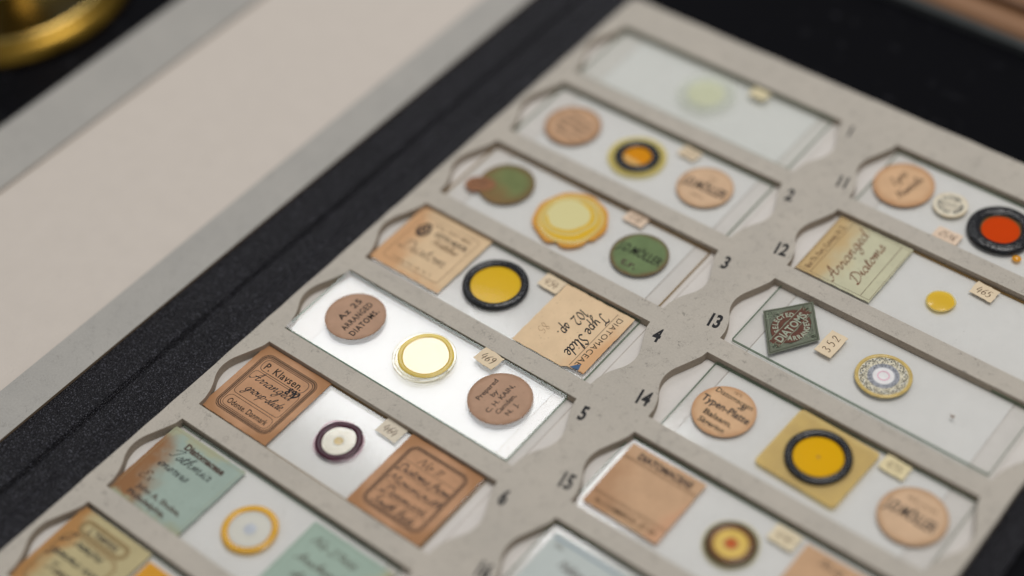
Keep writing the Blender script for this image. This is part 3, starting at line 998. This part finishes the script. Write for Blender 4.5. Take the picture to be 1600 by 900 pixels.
t.text('DIATOMACEAE', 8.3, .3, 1.75, .085, ink_blk, RN, spacing=1.1, width=19.5)
t.stroke([(6.6, 11), (6.6, -10.6)], .12, .14, ink_grey)
script(t, 'Type Slide', 2.6, .4, 1.75, .42, .085, mbk, RN, .18, sx=.98, seed=3, nib=.9)
script(t, '102 sp.', -2.9, 1.8, 1.8, .42, .085, mbk, RN, .18, sx=1.0, seed=5, nib=.9)
script(t, '85', -8.2, -4.0, 1.5, .16, .085, pencil, RN, .15, seed=6)
t.prism([(9.0, -8.6), (9.6, -10.6), (7.0, -11.0), (8.0, -9.6)], .085, .16, m_plain('blue_mark', C(50, 84, 120), .6))
s.part(t, 'paper_label', 62.4, 12.9, label='peach label reading Diatomaceae Type Slide')

# --- 5: tilted, near long edge propped on the board, glinting
s = Slide(5, 'glinting white slide with two brown round labels and clear gold rimmed mount', -.3, 75.6, .4, 25.8, tilt=-.003, lift=1.5)
t = M()
t.prism(circ(8.3), 0, .07, p_tan5)
R9 = PI / 2
t.text('Az 25', -3.0, 1.0, 2.0, .085, ink_blk, R9, bold=.02, width=8.4, spacing=1.2)
t.text('ARRANGED', .3, .2, 1.9, .085, ink_blk, R9, bold=.018, width=11.4, spacing=1.15)
t.text('DIATOMS.', 3.4, -.4, 1.9, .085, ink_blk, R9, bold=.018, width=10.6, spacing=1.15)
s.part(t, 'round_label', 12.8, 12.0)
t = M()
t.prism(circ(8.5, 60, jit=.004), 0, .2, clear_rim)
t.ring(0, 0, 6.9, 7.7, .0, .33, clear_rim, wob=.02, seed=2)
t.disc(.1, .6, 6.6, .21, m_plain('warm_white_ground', C(238, 226, 190), .3, .5, var=.02), dome=.0)
t.prism([(x + .1, y + .6) for x, y in circ(6.7)], .23, .3, clear_rim)
t.ring(.1, .6, 6.15, 7.55, .2, .24, goldc, wob=.012, seed=9)
rn = random.Random(5)
for k in range(16):
    a = PI + rn.uniform(0, PI)
    r0 = rn.uniform(7.3, 7.7)
    t.stroke([(r0 * math.cos(a), r0 * math.sin(a)), ((r0 + .5) * math.cos(a + .06), (r0 + .5) * math.sin(a + .06)), (8.4 * math.cos(a + rn.uniform(-.05, .1)), 8.4 * math.sin(a + .03))], .13, .22, crack)
t.stroke(circ(8.45, 60), .12, .21, crack, True)
t.stroke([(7.7 * math.cos(PI + .2 + k * .12), 7.7 * math.sin(PI + .2 + k * .12) + rn.uniform(-.1, .1)) for k in range(24)], .12, .23, crack)
s.part(t, 'specimen_mount', 37.3, 12.2)
s.tag(51.3, 2.6, '469', -.1, 6.6, 5.0)
t = M()
t.prism(circ(8.5), 0, .07, p_tan5)
for k, (tx, w_, dy) in enumerate((('Prepared', 8.0, .4), ('by', 2.2, .4), ('C. H. KAIN,', 10.8, 0), ('Camden,', 7.4, -.6), ('N.  J.', 4.4, -1))):
    t.text(tx, -4.7 + 2.3 * k, dy, 1.45, .085, ink_grey, R9, bold=.02, width=w_)
s.part(t, 'round_label', 62.2, 11.4)


# --- 6
def framed(t, w, h, z, ink, light):
    t.rrect(-w, w, -h, h, 2.4, .18, z, ink)
    t.rrect(-w + .45, w - .45, -h + .45, h - .45, 2.1, .42, z, light)
    t.rrect(-w + .95, w - .95, -h + .95, h - .95, 1.8, .2, z, ink)


s = Slide(6, 'slide with two brown black framed labels and small purple ringed white mount', -.7, 74.5, .0, 25.3, sidemat=gedge_b)
t = M()
t.prism(rect(23.2, 25.0, .06), 0, .07, p_kraft)
shade = m_plain('hatched_print', C(84, 64, 50), .7, .2, var=.35, scale=2500)
framed(t, 9.6, 10.4, .085, ink_blk, shade)
t.rrect(-7.9, 7.6, 5.0, 9.0, 1.6, .16, .085, ink_blk)
t.rrect(-8.1, 8.1, -4.4, 4.4, 1.2, .14, .085, ink_blk)
t.rrect(-8.0, 8.0, -9.0, -5.2, 1.5, .14, .085, ink_blk)
t.text('P. Klavsen.', -.2, 6.9, 2.4, .092, ink_blk, -.0, bold=.012, width=13.2, spacing=1.1)
script(t, 'Arranged', -.6, 1.6, 1.35, .26, .092, mbk, 0, .4, sx=1.15, seed=2, nib=.7)
script(t, 'group-slide.', .6, -2.2, 1.25, .26, .092, mbk, 0, .4, sx=.98, seed=8, nib=.7)
script(t, '890', 5.4, 3.0, 1.15, .42, .096, mbk, 0, .2, sx=1.1, seed=12)
t.text('Odense. Danmark', 0, -7.1, 1.9, .092, ink_blk, 0, bold=.01, width=13.8)
s.part(t, 'paper_label', 11.0, 12.7)
t = M()
t.disc(0, 0, 4.7, 0, wht_hi, dome=.0)
t.disc(.0, 0, 1.25, .05, gold, n=24)
t.prism(circ(4.7), .08, .14, clear_rim)
t.ring(0, 0, 4.4, 6.15, 0, .4, purplec, wob=.016, seed=6)
t.stroke(circ(1.45, 24), .25, .06, pearl, True)
t.ring(0, 0, 6.0, 6.5, -.01, .08, pinkish, wob=.03, seed=7)
s.part(t, 'specimen_mount', 36.8, 13.0)
s.tag(45.4, 2.6, '464', -.05, 6.8, 5.0, m_paper('grey_tag_paper', C(198, 188, 170), .05))
t = M()
t.prism(rect(23.6, 25.0, .08), 0, .07, p_kraft)
framed(t, 9.4, 10.4, .085, ink_grey, shade)
for k, (tx, w_) in enumerate((('No 11', 1.25), ('Diatoms from', 1.2), ('Monmouth', 1.35), ('Denmark', 1.3), ('South Beds', 1.2))):
    script(t, tx, (-1.2, 0, .3, 0, -.4)[k], 6.0 - 3.75 * k, 1.15, .27, .092, mbk if k else ink_grey, 0, .35, sx=w_ * (.95 if len(tx) > 9 else 1.1), seed=20 + k)
    if k:
        t.stroke([(-8.2, 5.4 - 3.75 * (k - 1)), (8.2, 5.4 - 3.75 * (k - 1))], .13, .085, ink_grey)
s.part(t, 'paper_label', 62.3, 12.8)

# --- 7
s = Slide(7, 'slide with pale blue green brown stained label, yellow ring mount and sea green label', -.6, 75.0, .6, 25.9)
t = M()
t.prism(rect(25.2, 24.0, .08), 0, .07, p_blue)
t.stroke([(-11.8, 11.2), (11.8, 11.2), (11.8, -11.2), (-11.8, -11.2)], .14, .085, m_plain('tan_rule', C(150, 140, 110), .7), True)
t.text('Diatomaceae', 1.3, 8.7, 2.0, .085, ink_grey, -.03, bold=.045, width=14.0)
script(t, 'Isthmia', -.3, 4.2, 1.45, .3, .085, mbk, -.02, .4, sx=1.35, seed=2)
script(t, 'enervis', -2.8, .6, 1.25, .3, .085, mbk, -.02, .4, sx=1.3, seed=3)
script(t, 'Ex', -7.2, -4.6, 1.5, .28, .085, ink_fade, -.02, .4, sx=1.3, seed=4)
t.text('John A. Shulze,', .9, -6.8, 1.5, .085, ink_grey, -.02, bold=.03, width=15.5)
t.text('Philadelphia.', -.9, -9.4, 1.6, .085, ink_grey, -.02, bold=.03, width=13.5)
s.part(t, 'paper_label', 12.0, 13.9)
t = M()
t.disc(0, 0, 5.9, .02, m_tinted('milky_resin', (.98, .98, .95), .05, C(228, 226, 214), .7), dome=.15)
t.disc(.1, 0, 1.6, .19, m_plain('grey_dot', C(172, 176, 182), .3), n=24, dome=.1)
t.ring(0, 0, 5.35, 7.1, 0, .45, m_tinted('golden_ring_resin', (.9, .66, .12), .6, C(222, 166, 40), .8), wob=.006, seed=3)
t.ring(.1, 0, 4.9, 5.1, .14, .05, pearl)
s.part(t, 'specimen_mount', 37.5, 13.7)
t = M()
t.prism(rect(25.4, 23.8, .08), 0, .07, p_blue2)
t.stroke([(-12.0, 11.2), (12.0, 11.2), (12.0, -11.2), (-12.0, -11.2)], .14, .085, ink_green, True)
script(t, 'No 27466', -2.6, 6.6, 1.25, .3, .085, ink_grey, -.0, .4, sx=1.3, seed=2)
script(t, 'Arachnoidiscus', -.4, 1.4, 1.15, .28, .085, ink_grey, -.0, .4, sx=1.15, seed=3)
script(t, 'ehrenbergii', -.4, -3.0, 1.15, .28, .085, ink_grey, -.0, .4, sx=1.2, seed=4)
s.part(t, 'paper_label', 61.6, 14.3)

# --- 8
s = Slide(8, 'slide with ornate khaki framed label and amber square cell, nearest the folder spine corner', -.5, 75.0, .7, 26.0)
t = M()
t.prism(rect(24.0, 25.0, .08), 0, .07, p_khaki)
orn = m_plain('ornament_print', C(126, 98, 62), .7, .2, var=.3, scale=1500)
t.rrect(-8.6, 7.4, 6.2, 10.4, 2.0, .3, .085, orn)
t.rrect(-8.0, 6.8, 6.8, 9.8, 1.5, .9, .080, m_plain('hatch_khaki', C(142, 124, 88), .7, .2, var=.35, scale=2500))
t.rrect(-10.0, 8.2, -10.6, 5.6, 2.6, .35, .085, orn)
t.rrect(-9.4, 7.6, -10.0, 5.0, 2.2, .18, .087, orn)
t.text('J. TEMPERE', -.6, 8.3, 1.5, .09, ink_grey, 0, bold=.03, width=10)
script(t, 'J. Rimers', -3.0, 3.0, 1.3, .34, .09, mbk, -.0, .35, sx=1.2, seed=1) if 'J' in G else script(t, 'Surirella', -2.6, 2.8, 1.3, .34, .09, mbk, -.0, .35, sx=1.25, seed=1)
script(t, 'gemma vari', -1.2, -1.2, 1.25, .32, .09, mbk, -.0, .35, sx=1.2, seed=2)
script(t, 'Tampa', -1.8, -5.4, 1.25, .3, .14, ink_grey, -.0, .35, sx=1.2, seed=3)
s.part(t, 'paper_label', 11.4, 13.4)
t = M()
t.prism(rect(21.4, 21.4, .03), 0, .35, cell_a)
t.disc(0, 0, 6.8, .36, amber, dome=.2)
t.ring(0, 0, 6.4, 8.4, .35, .8, blackc, wob=.004, seed=4)
s.part(t, 'specimen_mount', 35.4, 13.4)
t = M()
t.prism(circ(8.3), 0, .07, p_tan)
t.text('No. 8', 0, 0, 2.2, .085, ink_grey, 0, width=8)
s.part(t, 'round_label', 62.0, 13.0)

# --- 11
s = Slide(11, 'slide with tan oval label, small printed seal and glossy black ringed orange red mount', 1.0, 76.6, .3, 25.6)
t = M()
t.prism(circ(8.5, 56, 1.0, 1.05), 0, .2, p_orange)
script(t, 'Navicula', 2.8, -.4, 1.25, .26, .315, ink_grey, R9 - .15, .35, sx=.98, seed=2)
script(t, 'Lyra' if 'L' in G else 'lyra', -1.6, 1.2, 1.25, .24, .315, ink_grey, R9 - .15, .35, sx=1.1, seed=3)
s.part(t, 'oval_label', 9.3, 12.0, label='thick tan oval label with faint handwriting')
t = M()
t.prism(circ(4.75), 0, .55, p_cream)
ringlabel(t, 'SELECTED DIATOMS LONDON ', 3.15, 1.0, .565, mbk, 2.0, bold=.06)
ringlabel(t, 'WATSON.HOLBORN', 1.95, .7, .565, ink_grey, .5, bold=.05)
t.text('313', 0, 0, 1.1, .565, ink_grey, .3, bold=.04)
s.part(t, 'printed_seal', 23.9, 12.0)
s.tag(28.9, 22.6, '1452', PI + .0, 7.4, 4.4, p_tagp)
t = M()
t.disc(0, 0, 5.7, .35, redr, dome=.15)
t.ring(0, 0, 5.3, 9.1, 0, 1.5, blackc, wob=.008, seed=14)
t.lathe(0, 0, [(5.0, .3), (5.5, .7), (6.0, 1.15)], m_plain('olive_film', C(96, 74, 16), .25, .5, coat=.6), 72)
s.part(t, 'specimen_mount', 39.6, 12.8)
t = M()
t.disc(0, 0, 1.25, 0, m_tinted('orange_drop', (.95, .55, .06), .8, C(236, 160, 20), .8), n=24, dome=.6)
s.part(t, 'resin_drop', 48.0, 19.6)

# --- 12
s = Slide(12, 'slide with sage label hand written Arranged Diatoms and bare yellow mount', 1.4, 77.0, .4, 25.6, sidemat=gedge_b)
t = M()
t.prism(rect(22.6, 23.6, .08), 0, .07, p_sage)
t.stroke([(-10.9, 11.0), (10.9, 11.0), (10.9, -11.0), (-10.9, -11.0)], .16, .085, ink_fade, True)
t.stroke([(-7.2, 10.8), (-7.2, -10.8)], .16, .085, ink_fade)
t.stroke([(8.2, 10.8), (8.2, -10.8)], .16, .085, ink_fade)
t.text('Bor.Th. Fort, Conway, N. Z.', -8.9, -.6, 1.7, .085, ink_soft, R9, bold=.02, width=19)
script(t, 'Arranged', -.8, -.4, 1.75, .34, .085, ink_brn, R9 + .03, .35, sx=1.28, seed=2)
script(t, 'Diatoms', 5.2, 0.0, 1.65, .34, .085, ink_brn, R9 + .03, .35, sx=1.28, seed=3)
t.prism(circ(.3, 8), .07, .08, ink_fade)
s.part(t, 'paper_label', 12.9, 12.4)
t = M()
t.disc(0, 0, 3.5, 0, m_tinted('bright_yellow_resin', (.92, .76, .1), .5, C(220, 178, 38), .85), dome=.35, wob=.008, seed=4)
t.ring(0, 0, 3.4, 3.9, -.01, .1, m_tinted('yellow_bleed', (.95, .85, .45), .3, C(224, 200, 120), .5), wob=.02, seed=2)
s.part(t, 'specimen_mount', 39.2, 12.8)
s.tag(46.9, 3.3, '465', -.06, 6.6, 4.8)
# --- 13
s = Slide(13, 'slide with green diamond label, tag 352 and gold ringed diatom rosette', 2.0, 76.3, -.1, 23.9, lift=.25, yaw=-.004)
t = M()
# corner points measured on the glass
D = [(3.3, 11.0), (12.2, .5), (20.8, 11.0), (12.8, 23.0)]
cx, cy = 12.2, 11.4
dq = [(a - cx, cy - b_) for a, b_ in D]
dense = []
for i in range(4):
    a, b_ = dq[i], dq[(i + 1) % 4]
    for k in range(10):
        tt = k / 10
        dense.append((a[0] + (b_[0] - a[0]) * tt + random.uniform(-.05, .05), a[1] + (b_[1] - a[1]) * tt + random.uniform(-.05, .05)))
t.prism(dense, 0, .07, p_dgreen)
dark = m_plain('dark_green_print', C(58, 66, 50), .7, .2, var=.3, scale=1500)


def sc(P, k):
    return [(x * k, y * k) for x, y in P]


t.stroke([p for p in sc(dq, .93)], .22, .14, dark, True)
t.stroke([p for p in sc(dq, .84)], .14, .14, ink_green, True)
band = [(-3.6, -6.2), (-.6, -6.6), (3.4, 6.0), (.2, 6.6)]
# maroon oval with banner across it, reading away from the viewer
ov = [(6.1 * math.cos(a) * .78, 6.1 * math.sin(a) * 1.02) for a in [2 * PI * k / 40 for k in range(40)]]
t.prism(ov, .132, .138, p_maroon)
t.stroke(ov, .2, .085, dark, True)
t.prism([(x * .42, y * .42) for x, y in ov], .139, .142, p_dgreen)
t.prism([(-1.9, -7.6), (1.4, -7.9), (1.9, 7.4), (-1.3, 7.7)], .143, .150, p_maroon)
t.stroke([(-1.9, -7.6), (1.4, -7.9), (1.9, 7.4), (-1.3, 7.7)], .16, .155, ink_green, True)
ltr = m_plain('pale_letters', C(146, 152, 134), .7, .2)
t.text('DIATOMS.', .15, 0, 2.3, .158, ltr, R9 - .04, bold=.03, width=12.6)
ringlabel(t, 'SELECTED', 4.1, 1.5, .146, ltr, PI, .30, .04, .85)
for i, ch in enumerate('ARRANGED'):
    tt = -(i - 3.5) * .30
    t.text(ch, 4.1 * math.cos(tt), -4.1 * math.sin(tt) * 1.0, 1.5, .146, ltr, PI / 2 - tt, .85, 0, .04)
rn = random.Random(21)
for (x, y) in sc(dq, .70):
    for k in range(9):
        px, py = x + rn.uniform(-1.1, 1.1), y + rn.uniform(-1.1, 1.1)
        rr = rn.uniform(.3, .8)
        a0 = rn.uniform(0, 6.28)
        t.stroke([(px + rr * (1 - k2 / 9) * math.cos(a0 + k2 * .7), py + rr * (1 - k2 / 9) * math.sin(a0 + k2 * .7)) for k2 in range(8)], .13, .14, dark if k % 2 else ink_green)
for k in range(60):
    i = rn.randrange(4)
    u_ = rn.random()
    a, b_ = dq[i], dq[(i + 1) % 4]
    kk = rn.uniform(.68, .80)
    px, py = (a[0] + (b_[0] - a[0]) * u_) * kk, (a[1] + (b_[1] - a[1]) * u_) * kk
    if (px / 4.9) ** 2 + (py / 6.4) ** 2 < 1.05:
        continue
    t.stroke(smooth([(px, py), (px + rn.uniform(-.5, .5), py + rn.uniform(-.5, .5)), (px + rn.uniform(-.7, .7), py + rn.uniform(-.7, .7))], 4), .12, .14, dark if k % 2 else ink_green)
s.part(t, 'diamond_label', cx, cy)
t = M()
t.prism(rect(8.4, 4.9, .1), 0, .2, p_tag)
for i, ch in enumerate('352'):
    script(t, ch, -2.3 + 2.3 * i, -1.15, 1.25, .22, .215, ink_fade, 0, .05, seed=i + 1, nib=.2)
s.part(t, 'number_tag', 23.9, 10.5, .01, R9 - .03)
t = M()
t.disc(0, 0, 7.0, 0, m_plain('rosette_ground', C(206, 199, 176), .35, .4, var=.05), dome=0)
t.ring(0, 0, 6.3, 7.3, 0, .3, gold, wob=.004, seed=1)
t.lathe(0, 0, [(2.6, .02), (4.1, .02)], mgr, 48)
rn = random.Random(31)
for k in range(150):
    a, r0 = rn.uniform(0, 6.28), rn.uniform(3.0, 4.4)
    l = rn.uniform(.15, .45)
    t.stroke([(r0 * math.cos(a), r0 * math.sin(a)), ((r0 + l) * math.cos(a + rn.uniform(-.08, .08)), (r0 + l) * math.sin(a))], rn.uniform(.06, .14), .03, mbk if rn.random() < .5 else m_plain('diatom_dark', C(84, 84, 92), .6) if k == 0 else mbk)
wl = m_plain('diatom_white', C(222, 222, 218), .5)
for k in range(11):
    a = 2 * PI * k / 11
    pts = [((5.0 + 1.0 * math.cos(q) * 1.0) * math.cos(a + .24 * math.sin(q)), (5.0 + 1.0 * math.cos(q)) * math.sin(a + .24 * math.sin(q))) for q in [i * PI / 8 - PI / 2 for i in range(9)]]
    t.stroke(pts, .17, .03, mbk)
    t.stroke([(5.0 * math.cos(a), 5.0 * math.sin(a)), (6.1 * math.cos(a + .28), 6.1 * math.sin(a + .28))], .13, .03, wl)
    for rr, da, sz in ((5.9, .30, .20), (5.3, .0, .26), (4.8, .16, .18), (4.7, -.16, .18), (5.6, -.1, .14), (5.6, .12, .14)):
        x, y = rr * math.cos(a + da), rr * math.sin(a + da)
        t.prism([(x + sz * math.cos(q), y + sz * math.sin(q)) for q in [i * PI / 3 for i in range(6)]], .02, .06, mbk)
    a2 = a + .29
    t.stroke([(4.4 * math.cos(a2), 4.4 * math.sin(a2)), (6.0 * math.cos(a2), 6.0 * math.sin(a2))], .09, .035, mbk)
t.disc(0, 0, 2.75, .04, wht, n=36)
t.stroke(circ(1.45, 30), .17, .05, pinkl, True)
s.part(t, 'specimen_mount', 40.2, 11.9)
t = M()
t.prism(smooth([(-.8, .3), (-.2, .1), (.3, .5), (.6, 0), (.1, -.5), (-.3, -.2)], 3, True), 0, .15, m_plain('brown_crumb', C(128, 108, 92), .9, .1))
s.part(t, 'dirt_speck', 60.5, 13.3)

# --- 14
s = Slide(14, 'slide with Typen-Platte round label and black ringed amber mount on a yellow square cell', 3.0, 77.9, .2, 25.4)
t = M()
t.prism(circ(8.2), 0, .07, p_orange)
for tx, y, w_, cp, im, bo in (('Diatomaceen', 5.0, 11.0, 1.7, ink_blk, .008), ('Typen-Platte', 1.0, 14.2, 2.3, mbk, .022), ('Balsam.', -2.6, 8.4, 1.8, ink_blk, .02), ('Sägering.', -5.3, 8.0, 1.7, ink_blk, .02)):
    t.text(tx, 0.0, y, cp, .085, im, -.03, bold=bo, width=w_)
script(t, '20', 3.0, 2.7, .75, .3, .092, mbk, 0, .2, seed=2)
t.text('1875', -.2, 6.7, .9, .085, ink_soft)
s.part(t, 'round_label', 13.8, 12.8)
t = M()
q = []
for qx, qy, a0 in ((10.4, 9.25, 0), (-10.4, 9.25, PI / 2), (-10.4, -9.25, PI), (10.4, -9.25, 1.5 * PI)):
    q += [(qx + 1.2 * math.cos(a0 + PI / 2 * k / 5), qy + 1.2 * math.sin(a0 + PI / 2 * k / 5)) for k in range(6)]
t.prism(q, 0, .4, cell_y)
s.part(t, 'square_cell', 40.4, 11.7, .01, -.04)
t = M()
t.disc(0, 0, 6.7, .35, m_tinted('deep_yellow_resin', (.82, .56, .01), .05, C(214, 162, 2), .95), dome=.1)
t.disc(0, 0, .45, .47, m_plain('brown_speck', C(150, 108, 20), .5), n=12)
t.ring(0, 0, 6.2, 8.5, .1, 1.3, blackc, wob=.004, seed=24)
s.part(t, 'specimen_mount', 40.7, 11.8, .42)
s.tag(57.0, 3.0, '455', -.06, 7.0, 4.8, m_paper('yellow_tag_paper', C(212, 198, 158), .05))
t = M()
t.prism(circ(8.5), 0, .07, p_tan)
t.text('J.D.MÖLLER', -.3, .1, 3.3, .085, mbk, -.05, bold=.02, width=13.4)
t.text('WEDEL in HOLSTEIN', .2, 4.3, 1.0, .085, ink_soft, -.05, width=8)
s.part(t, 'round_label', 67.6, 13.2)

# --- 15
s = Slide(15, 'slide with bright edged salmon printed label and brown target shaped mount', -.6, 75.0, .4, 25.6)
t = M()
t.prism(rect(21.9, 21.4, .05), 0, .15, p_salmon)
for y in (6.6, 6.1, -6.0, -6.5):
    t.stroke([(-10.6, y), (10.6, y)], .12, .215, ink_soft)
t.text('DIATOMACEAE', .4, 8.3, 2.0, .215, ink_grey, -.0, bold=.04, width=15.8)
t.text('No 3 COMMERCIAL  JET 209', .2, -8.4, 1.6, .215, ink_soft, 0, bold=.02, width=17.6)
s.part(t, 'paper_label', 12.3, 12.9)
t = M()
t.disc(0, 0, 5.4, 0, m_plain('ochre_ground', C(206, 174, 84), .35, .3), dome=.2)
t.ring(0, 0, 3.9, 4.5, .12, .12, m_plain('tan_ring', C(164, 124, 50), .35))
t.ring(0, 0, 4.3, 5.4, .02, .42, brownc)
t.ring(0, 0, 5.2, 6.3, .0, .5, darkb)
t.ring(0, 0, 6.0, 6.9, -.005, .12, m_tinted('yellow_fringe', (.94, .90, .70), .1, C(186, 168, 110), .3), wob=.01)
t.disc(0, 0, 1.8, .23, m_plain('rust_halo', C(168, 112, 50), .35), n=24, dome=.04)
t.disc(0, 0, 1.2, .28, redc, n=24, dome=.05)
s.part(t, 'specimen_mount', 37.4, 13.0)
s.tag(46.6, 4.0, '450', -.04, 7.0, 5.0, m_paper('straw_tag', C(210, 196, 166), .05))
t = M()
t.prism(rect(22.4, 22.6, .06), 0, .07, p_salmon2)
script(t, 'No 60', -3.0, 7.6, 1.1, .28, .085, ink_grey, 0, .3, seed=2)
script(t, 'Sample', 0, 2.2, 1.2, .28, .085, ink_grey, 0, .3, seed=4)
s.part(t, 'paper_label', 63.0, 13.6)

# --- 16
s = Slide(16, 'slide with large bright edged slate grey label, at the near edge', -.2, 75.2, .3, 25.6)
t = M()
t.prism(rect(23.2, 20.8, .05), 0, .15, p_slate)
bl = m_plain('blue_rule', C(118, 136, 150), .7)
t.stroke([(-11.0, 9.1), (11.0, 9.1)], .5, .215, bl)
t.text('No', -8.4, 7.4, 1.3, .215, ink_grey, 0)
script(t, 'Heliopelta', 0, 2.6, 1.2, .26, .215, ink_grey, 0, .3, seed=2) if 'H' in G else script(t, 'Eupodiscus', .6, 2.0, 1.2, .26, .215, m_plain('grey_pen', C(136, 138, 134), .7), 0, .3, seed=2)
s.part(t, 'paper_label', 13.6, 12.9)
t = M()
t.disc(0, 0, 6.2, 0, pale_y, dome=.3)
t.ring(0, 0, 6.0, 7.4, 0, .5, blackc)
s.part(t, 'specimen_mount', 38.0, 13.0)

# ------------------------------------------------------------------ brass instrument foot beyond the lid
brass = m_plain('brass', (.50, .35, .11, 1), .2, .5, metal=1, var=.12, scale=40)
brassf = m_plain('shaded_flange_brass', (.20, .12, .02, 1), .28, .5, metal=1, var=.7, scale=45)  # darker copy of the brass, the flank's shade put into the colour
brassd = m_plain('dark_reflection_brass', (.10, .07, .02, 1), .25, .5, metal=1, var=.2, scale=40)  # dark surroundings mirrored in the top plate, put into its colour
br = empty('brass_instrument_foot', 'round polished brass foot of an instrument with dark top, standing on black table', 'brass foot', (-184.5, -96, -5.19))
t = M()
t.lathe(0, 0, [(41.6, .0), (41.9, 1.2), (41.3, 2.6), (39.9, 4.4), (38.4, 5.6), (37.6, 6.0), (37.5, 6.5), (37.2, 7.2), (36.9, 7.4)][::-1], brassf, 128)
t.lathe(0, 0, [(36.9, 7.42), (36.5, 7.9), (35.9, 8.05), (35.2, 7.9), (34.8, 7.3)][::-1], brass, 128)
t.build('flange', br)
t = M()
t.lathe(0, 0, [(13, 8.6), (20, 7.4), (33.0, 6.6), (35.0, 7.2)], brassd, 128)
t.build('top_plate', br)
t = M()
t.lathe(0, 0, [(0.01, 90), (8, 90), (9, 89), (9, 24), (11, 14), (13.1, 8.5)], brass, 64)
t.build('pillar', br)

# ------------------------------------------------------------------ wooden case behind
def m_wood():
    m, nt, N, L, P = new_mat('brown_wood')
    v = coords(N)
    mp = N.new('ShaderNodeMapping')
    mp.inputs['Scale'].default_value = (8, 90, 90)
    L.new(v, mp.inputs[0])
    n = noise(N, L, mp.outputs[0], 3, 5, .6, .6)
    c = mix(N, L, ramp(N, L, n.outputs[0], [(.3, grey(0)), (.7, grey(1))]), C(104, 72, 48), C(134, 96, 64))
    L.new(c, P.inputs['Base Color'])
    P.inputs['Roughness'].default_value = .4
    return m


wood = m_wood()
lip_grey = m_plain('grey_highlight', C(66, 68, 68), .9, .05)  # grey lip colour stands in for the highlight along the case's bottom edge
case = empty('wooden_case', 'brown moulded wooden case edge behind the folder on the black table', 'wooden case', (150, 100, -5.19), rot=(0, 0, -.015))
t = M()


def extr(t, prof, x0, x1, mat):
    V = [(x0, a, b_) for a, b_ in prof] + [(x1, a, b_) for a, b_ in prof]
    n = len(prof)
    t.add(V, [(i, i + n, i + n + 1, i + 1) for i in range(n - 1)], mat)
    t.add(V, [tuple(range(n)), tuple(range(2 * n - 1, n - 1, -1))], mat)


extr(t, [(-38.5, 0), (-38.5, 2.6), (-37, 3.2), (-36, 3.2), (-36, 0)], -150, 180, lip_grey)
t.build('highlight_lip', case)
t = M()
extr(t, [(-35.9, 0), (-35.9, 3.0), (-34.5, 4.6), (-29.5, 5.4), (-27.8, 5.2), (-27.6, 1.2), (-25.8, 1.2), (-25.4, 6.4), (-24, 7.2), (-20.5, 7.2), (-19.6, 6.4), (-19.6, 0)], -150, 180, wood)
t.build('moulding', case)
t = M()
t.box(-150, 180, -19.4, 90, 0, 4, m_plain('dark_wood', C(52, 34, 18), .5, .3, var=.3, scale=60))
t.build('case_panel', case)
